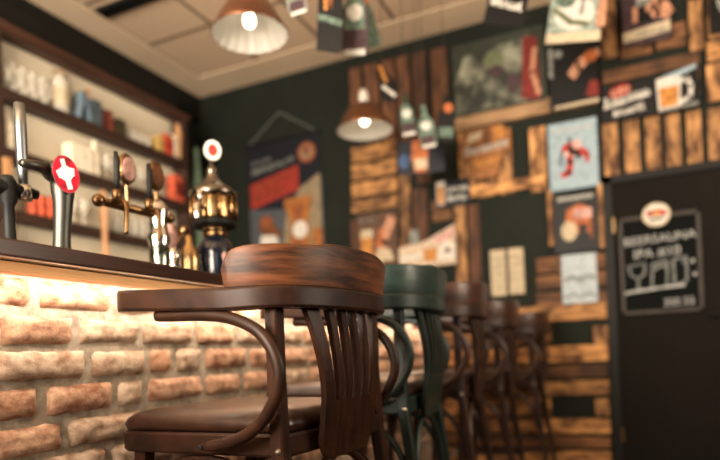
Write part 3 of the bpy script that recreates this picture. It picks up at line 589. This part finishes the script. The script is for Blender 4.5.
def make_stool(wood, label, loc, rz):
    crest_w, dark_w, up_w = WOODS[wood]
    root = empty('bar_stool', loc, label, 'bar stool', 'bentwood bar stools along the bar', rz)
    P = ring_path(); n = len(P)
    tang = [(P[min(i + 1, n - 1)] - P[max(i - 1, 0)]).normalized() for i in range(n)]
    nor = [Vector((t.y, -t.x, 0)) for t in tang]        # outwards or inwards, checked below
    if nor[n // 2].x > 0: nor = [-q for q in nor]       # make it point away from the seat
    # arm ring
    sec = [(-.5, .12), (-.42, 0), (.42, 0), (.5, .12), (.5, .86), (.42, 1), (-.42, 1), (-.5, .86)]
    rings = []
    for i, p in enumerate(P):
        e = min(i, n - 1 - i); k = [.30, .55, .72, .83, .91, .97][e] if e < 6 else 1.0
        wd = (.05 + .008 * max(0, min(1, (p.x - .0) / .2))) * k; zz = ring_z(p.x); hh = .048
        sh = 0.0 if e >= 3 else (.006, .002, .0)[e]
        rings.append([p + nor[i] * (a * wd) + Vector((0, 0, zz + c * (hh - sh))) for a, c in sec])
    b = MB(dark_w); b.sm = True; b.loft(rings); arm = b.build('armrest', root); md = arm.modifiers.new('edge', 'EDGE_SPLIT'); md.split_angle = math.radians(30)
    # crest rail
    i0 = min(range(n // 2), key=lambda i: abs(P[i].x + .105)); ids = list(range(i0, n - i0)); m = len(ids); rings = []
    for q, i in enumerate(ids):
        t = abs(q / (m - 1) - .5) * 2; e = min(q, m - 1 - q) * 5 / 8
        h = .090 + .009 * (1 / (1 + math.exp((t - .36) * 26))) - .006 * t
        h *= float(np.interp(e, [0, .6, 1.2, 2, 3, 4], [.5, .74, .88, .95, .985, 1.0]))
        zz = ring_z(P[i].x) + .0475; th = .03
        lean = -.012
        pr = []
        for a, c in [(-.5, 0), (.5, 0), (.5, .88), (.38, .97), (.1, 1.0), (-.3, .97), (-.5, .88)]:
            pr.append(P[i] + nor[i] * (a * th + .008 - lean * c) + Vector((0, 0, zz + c * h)))
        rings.append(pr)
    b = MB(crest_w); b.sm = True; b.loft(rings); cr = b.build('crest_rail', root)
    md = cr.modifiers.new('edge', 'EDGE_SPLIT'); md.split_angle = math.radians(40)
    # seat frame, rounded trapezoid
    def rr(grow, k=7):
        cs = [(.305 + grow, .235 + grow, .06), (-.205 - grow, .215 + grow, .03), (-.205 - grow, -.215 - grow, .03), (.305 + grow, -.235 - grow, .06)]; out = []
        cen = [(cs[0][0] - .06, cs[0][1] - .06), (cs[1][0] + .03, cs[1][1] - .03), (cs[2][0] + .03, cs[2][1] + .03), (cs[3][0] - .06, cs[3][1] + .06)]
        for c, (cx, cy), a0 in zip(cs, cen, (0, 90, 180, 270)):
            for j in range(k + 1):
                q = math.radians(a0 + 90 * j / k); out.append((cx + c[2] * math.cos(q), cy + c[2] * math.sin(q)))
        return out
    b = MB(dark_w)
    o1, o2 = rr(0), rr(.004)
    b.loft([[Vector((u, v, .688)) for u, v in o1], [Vector((u, v, .694)) for u, v in o2], [Vector((u, v, .732)) for u, v in o2], [Vector((u, v, .738)) for u, v in o1]]); b.build('seat_frame', root)
    b = MB(leather); b.sm = True; lay = []
    for g, z in ((-.012, .736), (.002, .742), (.006, .754), (.0, .768), (-.014, .779), (-.04, .786), (-.09, .791), (-.15, .794)):
        lay.append([Vector((u, v, z)) for u, v in rr(g - .004)])
    b.loft(lay); b.build('seat_cushion', root)
    # legs; the rear ones run on up to the arm ring
    for sd in (1, -1):
        b = MB(up_w)
        def post(pts, w0, d0, taper):
            R = []
            for (u, v, z), k in zip(pts, taper): R.append([Vector((u + a * w0 * k, v + c * d0 * k, z)) for a, c in ((-.5, -.4), (-.4, -.5), (.4, -.5), (.5, -.4), (.5, .4), (.4, .5), (-.4, .5), (-.5, .4))])
            b.loft(R)
        post([(-.275, sd * .235, 0), (-.235, sd * .226, .35), (-.194, sd * .22, .70), (-.189, sd * .216, .86), (-.189, sd * .214, 1.013)], .032, .034, [.75, .9, 1, .98, .96])
        leg = b.build('leg', root)
        b = MB(up_w); post([(.275, sd * .235, 0), (.255, sd * .222, .40), (.235, sd * .207, .69)], .036, .036, [.72, .9, 1.05]); b.build('leg', root)
        # bentwood arm support
        S = [(.10, .27, 1.010), (.05, .27, 1.007), (-.03, .27, 1.003), (-.09, .269, .996), (-.14, .269, .982), (-.19, .270, .957), (-.222, .269, .918), (-.235, .268, .873), (-.225, .267, .827), (-.19, .265, .778), (-.138, .262, .742), (-.075, .259, .722), (-.01, .256, .711)]
        b = MB(dark_w); b.sm = True; Q = spline([(u, sd * v, z) for u, v, z in S], 4)
        b.tube(Q, [.0135] * (len(Q) - 2) + [.012, .009], 12, flatten=.95); sup = b.build('arm_support', root)
        for (u, z) in ((-.012, .7125), (-.07, .722)):
            b = MB(cord_m); b.sphere((u, sd * .269, z), .0058, 8, 6, (1, .5, 1)); b.build('screw', sup)
        # brace hoop below the seat, and leg stretcher
        b = MB(dark_w); b.sm = True
        Q = spline([(-.215, sd * .222, .42), (-.17, sd * .22, .58), (-.08, sd * .215, .655), (.03, sd * .21, .675), (.14, sd * .208, .655), (.21, sd * .208, .58), (.245, sd * .212, .42)], 5); b.tube(Q, .011, 8); b.build('brace', root)
        b = MB(up_w); b.tube([(-.243, sd * .228, .30), (.258, sd * .226, .30)], .011, 8); b.build('stretcher', root)
        b = MB(bolt_m); b.lathe([(.001, .006), (.005, .005), (.008, .0)], (-.2, sd * .237, .704), 12, M=Matrix.Rotation(-sd * math.pi / 2, 3, 'X')); b.build('bolt', root)
    b = MB(dark_w); b.sm = True
    Q = spline([(-.222, .2, .42), (-.212, .15, .57), (-.206, .07, .65), (-.205, 0, .668), (-.206, -.07, .65), (-.212, -.15, .57), (-.222, -.2, .42)], 5); b.tube(Q, .011, 8); b.build('brace', root)
    b = MB(up_w); b.tube([(-.25, .22, .26), (-.25, -.22, .26)], .011, 8); b.build('stretcher', root)
    b = MB(up_w); b.tube([(.262, .22, .22), (.262, -.22, .22)], .013, 8); b.build('stretcher', root)
    # back splat: solid foot, five slots between outer and thin slats
    def su(v, z):   # bowed plan, follows the ring at the top
        t = (z - .69) / (1.013 - .69); bow = 1 - (v / .19) ** 2
        return -.215 - .012 * (1 - t) - (.018 * bow + .008) * t - .018 * math.sin(math.pi * max(0, min(1, t)))
    b = MB(up_w)
    def strip(fl, fr, z0, z1, nz=8, nv=2):
        F = []
        for j in range(nz + 1):
            z = z0 + (z1 - z0) * j / nz; a, c = fl(z), fr(z); row = []
            for i in range(nv + 1): v = a + (c - a) * i / nv; row.append((v, z))
            F.append(row)
        R = []
        for row in F: R.append([Vector((su(v, z) - .007, v, z)) for v, z in row] + [Vector((su(v, z) + .007, v, z)) for v, z in row[::-1]])
        b.loft(R)
    ez = lambda z, z0=.80, z1=1.014: max(0, min(1, (z - z0) / (z1 - z0)))
    zb = .80
    for k in range(6):
        tv = [.142, .076, .026, -.024, -.078, -.155][k]; bv = [.105, .060, .021, -.019, -.058, -.1][k]
        wt = [.042, .022, .022, .022, .022, .042][k]; wb = [.032, .020, .020, .020, .020, .032][k]
        f = lambda z, sgn, tv=tv, bv=bv, wt=wt, wb=wb: bv + (tv - bv) * ez(z) ** 1.35 + sgn * .5 * (wb + (wt - wb) * ez(z))
        strip(lambda z: f(z, -1), lambda z: f(z, 1), zb - .012, 1.014)
    strip(lambda z: -.117 + .028 * max(0, (.73 - z) / .06) ** 2, lambda z: .122 - .028 * max(0, (.73 - z) / .06) ** 2, .668, .80, 8, 6)
    b.build('splat', root)
    return root
DX, DY = -.858, 1.325
make_stool('brown', 'dark brown wooden bar armchair with leather seat, nearest of the row, beside the brick bar', (DX, DY, 0), math.radians(175))
make_stool('green', 'dark green painted bar stool, second in the row along the bar', (DX + .0, DY + .64, 0), math.radians(184)).scale.z = 1.03
make_stool('mid', 'brown wooden bar stool right behind the green stool', (DX + .02, DY + 1.26, 0), math.radians(184)).scale.z = 1.03
make_stool('mid', 'brown wooden bar stool fourth in the row from the near armchair', (DX + .05, DY + 1.90, 0), math.radians(184))
make_stool('mid', 'reddish brown wooden bar stool at the far end of the row', (DX + .13, DY + 2.54, 0), math.radians(182)).scale.z = .97

# ------------------------------------------------------------------ things on the counter
def on_counter(px, X): return Vector((X, at(px, 260, 0, X).y, CT))
# red badge tap
p = on_counter(62, -1.36)
t = empty('beer_tap', p, 'curved chrome beer tap with oval red and white badge on the bar', 'beer tap')
b = MB(steel_m); b.sm = True; b.tube(spline([(0, 0, 0), (0, 0, .03), (.0, .004, .1), (.004, .008, .18), (.0, .012, .235)], 4), [.036, .036, .031, .028, .026, .024, .023, .022, .022, .022, .023, .024, .025, .027, .029, .030, .030], 18, cap=True); b.build('column', t)
b = MB(chrome_m); b.sm = True; b.lathe([(.05, 0), (.05, .012), (.043, .03), (.039, .045)], (0, 0, 0), 20); b.build('base_collar', t)
b = MB(black_paint); b.use(steel_m, True); b.sphere((0, .004, .262), .04, 16, 10, (1.15, 1.1, .75)); b.tube([(0, -.02, .262), (.01, -.07, .258), (.02, -.12, .25)], [.018, .014, .01], 10); b.build('tap_head', t)
s = Sheet('badge', '', '', .062, .096, flat('badge_rim', 150, 60, 66, .4), .008); s.board([(.5 + .5 * math.cos(2 * math.pi * k / 24), .5 + .5 * math.sin(2 * math.pi * k / 24)) for k in range(24)])
s.oval(flat('badge_red', 168, 30, 46, .3), .5, .5, .47, .47); s.dec(white_p, [(.2, .42), (.8, .42), (.86, .62), (.5, .70), (.14, .62)]); s.dec(white_p, [(.4, .1), (.6, .1), (.58, .9), (.42, .9)]); s.oval(white_p, .5, .52, .26, .2)
s.place((.042, -.012, .245), math.radians(-14), math.radians(58), math.radians(8), parent=t)
# black tower with chrome handle at the left
p = on_counter(11, -1.46)
t = empty('beer_tap', p, 'slim black beer tower with tall grey chrome handle at the left end', 'beer tap')
b = MB(black_paint); b.sm = True; b.lathe([(.04, 0), (.04, .01), (.016, .03), (.014, .17), (.022, .185), (.022, .235), (.014, .25)], (0, 0, 0), 20); b.tube([(0, -.12, .21), (0, -.05, .218), (0, .05, .218), (.01, .08, .216)], [.014, .02, .018, .012], 12); b.build('tower_body', t)
b = MB(mat('dull_chrome', rgb(142, 146, 148), .34, 1.0)); b.sm = True; b.tube([(.0, .045, .225), (.0, .045, .30), (-.001, .045, .39), (-.002, .045, .455)], [.011, .014, .015, .014], 14); b.build('tap_handle', t)
b = MB(chrome_m); b.sm = True; b.lathe([(.02, -.02), (.022, 0), (.018, .02)], (0, .045, .215), 14); b.build('handle_collar', t)
# brass tap rail with chrome column
p = on_counter(160, -1.38)
t = empty('beer_tap', p, 'chrome column beer tower with brass rail, black handles and oval medallions', 'beer tap')
b = MB(chrome_m); b.sm = True; b.lathe([(.05, 0), (.05, .012), (.03, .03), (.027, .06), (.03, .12), (.038, .15), (.03, .17), (.028, .21), (.036, .235), (.028, .26), (.012, .275)], (0, 0, 0), 22); b.build('column', t)
b = MB(green_glass); b.sm = True; b.lathe([(.032, .045), (.034, .05), (.034, .115), (.032, .12)], (0, 0, 0), 20); b.build('column_sleeve', t)
b = MB(aged_brass); b.sm = True; b.tube([(0, -.24, .222), (0, 0, .225), (0, .05, .225)], .013, 12); b.sphere((0, -.24, .222), .019); b.sphere((0, .05, .225), .019); b.build('brass_rail', t)
for k, y in enumerate((-.2, -.07)):
    b = MB(aged_brass); b.sm = True; b.tube(spline([(.0, y, .222), (.05, y, .222), (.07, y - .005, .2), (.075, y - .012, .15), (.075, y - .016, .12)], 4), [.008] * 9 + [.007] * 4 + [.006] * 4, 10); b.lathe([(.014, 0), (.014, .03), (.009, .036)], (.03, y, .222), 12); sp = b.build('spout', t)
    b = MB(black_paint); b.sm = True; b.tube([(.03, y, .25), (.032, y + .002, .29), (.034, y + .003, .34), (.03, y + .003, .37)], [.006, .009, .010, .006], 12); b.build('tap_handle', t)
for k, (y, z, m1, m2) in enumerate(((-.13, .34, steel_m, pink_p), (-.005, .35, brass_m, brown_p))):
    b = MB(aged_brass); b.tube([(.0, y, .225), (.0, y, z - .05)], .006, 8)
    b.lathe([(.001, .012), (.032, .012), (.036, .006), (.036, 0)], (.0, y, z), 20, M=Matrix.Rotation(math.pi / 2, 3, 'Y') @ Matrix.Diagonal((1.35, .9, 1)))
    b.use(m2); b.lathe([(.001, .015), (.026, .0145), (.026, .01)], (.0, y, z), 20, M=Matrix.Rotation(math.pi / 2, 3, 'Y') @ Matrix.Diagonal((1.35, .9, 1))); b.build('medallion', t)
# pale handled tap further along
p = on_counter(174, -1.5)
t = empty('beer_tap', p, 'small chrome beer tap with pale medallion beside the blue porcelain tower', 'beer tap')
b = MB(chrome_m); b.sm = True; b.lathe([(.042, 0), (.042, .01), (.024, .025), (.02, .10), (.026, .12), (.026, .15), (.012, .17)], (0, 0, 0), 18); b.tube(spline([(0, 0, .135), (.05, 0, .135), (.066, 0, .11), (.068, 0, .06)], 4), .009, 10); b.build('column', t)
b = MB(pink_p); b.sm = True; b.sphere((.004, -.01, .205), .04, 14, 10, (.35, .8, 1.15)); b.build('medallion', t)
b = MB(brass_m); b.sm = True; b.sphere((.02, .04, .23), .018); b.tube([(.0, .0, .16), (.02, .04, .225)], .006, 8); b.build('brass_lever', t)
p = on_counter(190, -1.39)
b = MB(brass_m); b.sm = True; b.lathe([(.035, 0), (.036, .01), (.03, .02), (.032, .07), (.036, .10), (.026, .14), (.014, .16), (.016, .185), (.001, .19)], (0, 0, 0), 20)
o = b.build('brass_jug'); o.location = p; tag(o, 'small brass jug on the bar left of the blue porcelain tower', 'jug')
p = on_counter(181, -1.36)
b = MB(white_enamel); b.sm = True; b.lathe([(.018, 0), (.022, .004), (.022, .05), (.02, .055), (.018, .052), (.019, .006), (.001, .005)], (0, 0, 0), 18); o = b.build('small_cup'); o.location = p; tag(o, 'small white cup on the bar in front of the chrome taps', 'cup')
# blue porcelain beer tower
p = on_counter(216, -1.36) + Vector((0, 0, .03))
t = empty('beer_tower', p, 'ornate beer tower with dark blue porcelain vase, brass drum and round badge', 'beer tower')
blue_por = mat('blue_porcelain', rgb(14, 19, 32), .15, coat=.4)
b = MB(blue_por); b.sm = True; b.lathe([(.05, -.03), (.056, -.024), (.06, .02), (.066, .08), (.066, .115), (.055, .142), (.04, .158), (.04, .165)], (0, 0, 0), 28); v_ = b.build('porcelain_vase', t)
b = MB(pink_p); b.sm = True; b.sphere((.056, -.02, .085), .018, 10, 8, (.4, 1, 1.1)); b.build('emblem', v_)
b = MB(mat('tower_brass', rgb(150, 118, 80), .24, 1.0)); b.sm = True; b.lathe([(.036, .16), (.044, .166), (.044, .18), (.038, .185), (.040, .195), (.06, .199), (.06, .222)], (0, 0, 0), 28); b.build('brass_neck', t)
b = MB(black_paint); b.sm = True; b.lathe([(.064, .196), (.078, .2), (.0795, .214), (.074, .2235)], (0, 0, 0), 28); b.build('dark_collar', t)
b = MB(mat('tower_brass', rgb(150, 118, 80), .24, 1.0)); b.sm = True; b.lathe([(.070, .222), (.072, .23), (.072, .30), (.070, .308)], (0, 0, 0), 28)
for k in range(10):
    q = 2 * math.pi * k / 10; b.tube([(.077 * math.cos(q), .077 * math.sin(q), .222), (.08 * math.cos(q), .08 * math.sin(q), .265), (.077 * math.cos(q), .077 * math.sin(q), .308)], .006, 8)
b.build('brass_drum', t)
b = MB(mat('dark_chrome', rgb(120, 112, 102), .2, 1.0)); b.sm = True; b.lathe([(.08, .305), (.086, .312), (.086, .325), (.07, .338), (.05, .352), (.034, .365), (.026, .378), (.018, .395), (.022, .404), (.018, .414), (.010, .42), (.010, .45)], (0, 0, 0), 28); b.build('chrome_lid', t)
s = Sheet('round_badge', '', '', .062, .074, white_p, .01); s.board([(.5 + .5 * math.cos(2 * math.pi * k / 24), .5 + .5 * math.sin(2 * math.pi * k / 24)) for k in range(24)]); s.oval(red_p, .5, .5, .27, .3)
s.place((.005, 0, .478), 0, math.radians(48), 0, parent=t)
for k, q in enumerate((-78,)):
    a = math.radians(q); b = MB(chrome_m); b.sm = True; c, sn = math.cos(a), math.sin(a)
    b.tube(spline([(.07 * c, .07 * sn, .255), (.12 * c, .12 * sn, .258), (.135 * c, .135 * sn, .235), (.136 * c, .136 * sn, .2)], 4), .009, 10); b.tube([(.105 * c, .105 * sn, .262), (.108 * c, .108 * sn, .31)], [.006, .009], 8); b.build('spout', t)

# ------------------------------------------------------------------ things on the shelves
def sy(px, py, X=SX - .13): return at(px, py, 0, X).y
X0 = SX - .13
def put(b, name, y, z, label, cat, group=None, X=X0, rz=0, ry=0):
    o = b.build(name); o.location = (X, y, z + .0005); o.rotation_euler = (ry, 0, rz); return tag(o, label, cat, group)
def mug():
    b = MB(glass_m); b.sm = True; b.lathe([(.001, .0), (.029, .0), (.031, .006), (.031, .175), (.0315, .18), (.028, .18), (.026, .018), (.001, .016)], (0, 0, 0), 18, rib=.03, nrib=9, cap=False)
    b.tube(spline([(.03, 0, .13), (.055, 0, .128), (.064, 0, .09), (.055, 0, .05), (.03, 0, .045)], 3), .006, 8); return b
def tumbler(hh=.12, r=.032, m=None):
    b = MB(m or glass_m); b.sm = True; b.lathe([(.001, .0), (r * .8, .0), (r, hh), (r - .004, hh), (r * .8 - .004, .014), (.001, .012)], (0, 0, 0), 16, cap=False); return b
def wineglass(hh=.17):
    b = MB(glass_m); b.sm = True; b.lathe([(.001, 0), (.032, .001), (.006, .008), (.005, hh * .42), (.03, hh * .58), (.036, hh * .75), (.03, hh), (.028, hh), (.033, hh * .75), (.027, hh * .6), (.001, hh * .5)], (0, 0, 0), 16, cap=False); return b
def series(make, name, ys, z, X, lab, cat, group, rz=0.0):
    first = None
    for k, y in enumerate(ys):
        if first is None: first = o = make().build(name)
        else: o = first.copy(); COL.objects.link(o)
        o.location = (X + (.0 if not isinstance(X, tuple) else 0), y, z + .0005); o.rotation_euler = (0, 0, rz); tag(o, lab % ORD[k], cat, group)
zt, zm, zl = SZ
XF = SX - .06
series(mug, 'beer_mug', [2.256 + .066 * k for k in range(5)], zt, XF - .02, '%s glass beer mug from the dark post on the top shelf', 'beer mug', 'beer mugs on the top shelf', 0.0)
t = empty('swing_top_jar', (XF - .005, 2.632, zt + .0005), 'swing top glass jar with brass wire and cream filling on the top shelf', 'jar')
b = MB(glass_m); b.sm = True; b.lathe([(.001, 0), (.045, 0), (.048, .01), (.048, .19), (.038, .215), (.033, .22), (.033, .24), (.029, .24), (.029, .218), (.043, .188), (.043, .012), (.001, .01)], (0, 0, 0), 20, cap=False); b.build('jar_body', t)
b = MB(cream_p); b.lathe([(.0485, .05), (.049, .052), (.049, .16), (.0485, .162)], (0, 0, 0), 20, cap=False); b.build('paper_label', t)
b = MB(flat('cork_lid', 158, 124, 88)); b.sm = True; b.lathe([(.001, .241), (.034, .241), (.036, .246), (.032, .264), (.001, .27)], (0, 0, 0), 18); b.build('lid', t)
b = MB(brass_m); b.tube(spline([(.036, 0, .21), (.045, .01, .23), (.045, .03, .255), (.02, .05, .245)], 4), .003, 6); b.sphere((.012, .054, .24), .009); b.build('wire_clasp', t)
def bk(y, wd, hh, z, m, name, label, cat, lean=0.0, depth=.08, group=None, top=None, X=None):
    b = MB(m); b.box((-depth / 2, -wd / 2, 0), (depth / 2, wd / 2, hh), bevel=min(.004, wd * .15))
    if top is not None: b.use(top); b.box((depth / 2 - .002, -wd * .42, hh * .2), (depth / 2 + .0015, wd * .42, hh * .75))
    return put(b, name, y, z + abs(math.sin(lean)) * wd / 2, label, cat, group, X if X is not None else SX - .015 - depth / 2, 0, lean)
steelblue = flat('steel_blue_board', 112, 132, 146); slate_b = flat('slate_board', 78, 90, 96); rust = flat('rust_cover', 122, 62, 46); darkred = flat('wine_cover', 92, 40, 34); olive_d = flat('dark_olive_tin', 62, 56, 40); yell = flat('mustard_board', 190, 158, 90); orr = flat('orange_red_board', 212, 96, 66); sage = flat('sage_board', 84, 100, 80); creamb = flat('cream_box', 232, 222, 198, .7, .85)
b = MB(steelblue)
for sgn in (-1, 1): b.prism([(sgn * .038, 0), (sgn * .05, 0), (sgn * .012, .19), (0, .19)], -.045, .045, lambda s, t, d: Vector((d, s, t)))
put(b, 'tent_card', 2.775, zt, 'steel blue folded tent card on the top shelf beside the jar', 'tent card', None, XF)
bk(2.868, .07, .165, zt, slate_b, 'menu_book', 'slate grey hardcover standing beside the blue tent card', 'book', depth=.05)
b = MB(amber_p); b.sm = True; b.lathe([(.02, 0), (.022, .01), (.022, .16), (.012, .20), (.011, .245), (.014, .25), (.001, .252)], (0, 0, 0), 16); put(b, 'amber_bottle', 2.862, zt, 'tall amber bottle standing behind the slate grey book', 'bottle', None, -3.145)
bk(2.938, .03, .13, zt, darkred, 'paperback', 'wine red leaning paperback on the top shelf', 'book', .14)
bk(2.99, .036, .135, zt, rust, 'paperback', 'rust brown leaning paperback on the top shelf', 'book', .14)
bk(3.07, .075, .11, zt, olive_d, 'tea_tin', 'dark olive tin on the top shelf beside the leaning books', 'tin')
series(lambda: tumbler(.085, .028), 'whisky_glass', [3.15, 3.217, 3.284, 3.351], zt, XF, '%s short tumbler right of the dark tin on the top shelf', 'glass', 'short tumblers on the top shelf')
bk(3.445, .045, .12, zt, yell, 'beer_box', 'narrow mustard box on the top shelf', 'box')
bk(3.53, .09, .15, zt, orr, 'beer_box', 'orange red box on the top shelf beside the mustard box', 'box', top=red_p)
bk(3.598, .035, .17, zt, creamb, 'beer_box', 'thin pale box on the top shelf right of the orange red box', 'box')
b = MB(pale_post_m); b.sm = True; b.tube(spline([(0, 0, 0), (0, 0, .1), (.0, .01, .2), (0, .0, .28)], 4), [.022, .024, .026, .026, .026, .028, .03, .03, .03, .028, .024, .02, .012], 14, flatten=.7); put(b, 'wooden_club', 3.652, zt, 'pale wooden tap handle standing at the far end of the top shelf', 'tap handle', None, SX - .04)
b = MB(shelf_m); b.box((LX + .001, 3.76, 0), (-3.02, 4.24, 1.72)); o = b.build('corner_cabinet'); tag(o, 'tall dark wooden cabinet in the corner beyond the shelves', 'cabinet')
b = MB(sage); b.sm = True; b.lathe([(.055, 0), (.06, .02), (.06, .48), (.05, .6), (.026, .74), (.022, .88), (.026, .89), (.001, .9)], (0, 0, 0), 20); put(b, 'display_bottle', 3.88, 1.72, 'tall sage green display bottle in the corner by the shelf end', 'bottle', None, -3.1)
for k, y in enumerate((2.675, 2.733, 2.791)):
    bk(y, .05, .165, zm, creamb, 'paper_box', '%s plain cream box from the left in the middle shelf row' % ORD[k], 'box', group='cream boxes on the middle shelf')
def stone(): 
    b = MB(creamb); b.sm = True; b.lathe([(.03, 0), (.032, .01), (.032, .15), (.014, .19), (.013, .235), (.016, .24), (.001, .245)], (0, 0, 0), 18); return b
put(stone(), 'cream_bottle', 2.866, zm, 'cream stoneware bottle standing right of the cream boxes', 'bottle', None, XF)
put(stone(), 'cream_bottle', 2.268, zm, 'cream bottle next to the dark post on the middle shelf', 'bottle', None, XF)
series(wineglass, 'wine_glass', [2.96 + .076 * k for k in range(7)], zm, XF, '%s stemmed glass behind the tap handles on the middle shelf', 'wine glass', 'stemmed glasses on the middle shelf')
bk(3.615, .09, .2, zm, orr, 'spirit_box', 'orange red carton at the far end of the middle shelf', 'box', top=dred_p)
for k, y in enumerate((2.39, 2.448, 2.506)):
    t = empty('drink_can', (XF + .01, y, zl + .0005), '%s orange red drink can from the left on the low shelf' % ORD[k], 'can', 'orange red cans on the low shelf')
    b = MB(orr); b.sm = True; b.lathe([(.022, 0), (.027, .006), (.027, .115), (.022, .125)], (0, 0, 0), 16); b.build('can_body', t)
    b = MB(steel_m); b.lathe([(.022, .1251), (.023, .13), (.02, .129), (.001, .126)], (0, 0, 0), 16); b.build('can_lid', t)
series(wineglass, 'wine_glass', [2.60 + .08 * k for k in range(3)], zl, XF, '%s stemmed glass right of the red cans on the low shelf', 'wine glass', 'stemmed glasses on the low shelf')
series(lambda: tumbler(.14, .034), 'tall_glass', [2.95 + .078 * k for k in range(7)], zl, XF, '%s tall glass right of the carved batten on the low shelf', 'glass', 'tall glasses on the low shelf')
b = MB(creamb); b.sm = True; b.lathe([(.03, 0), (.045, .02), (.05, .07), (.04, .09), (.036, .088), (.045, .07), (.04, .024), (.001, .01)], (0, 0, 0), 18, cap=False); put(b, 'cream_bowl', 2.36, 1.40, 'small cream bowl on the lowest board behind the taps', 'bowl', None, XF)
bpy.context.view_layer.update()
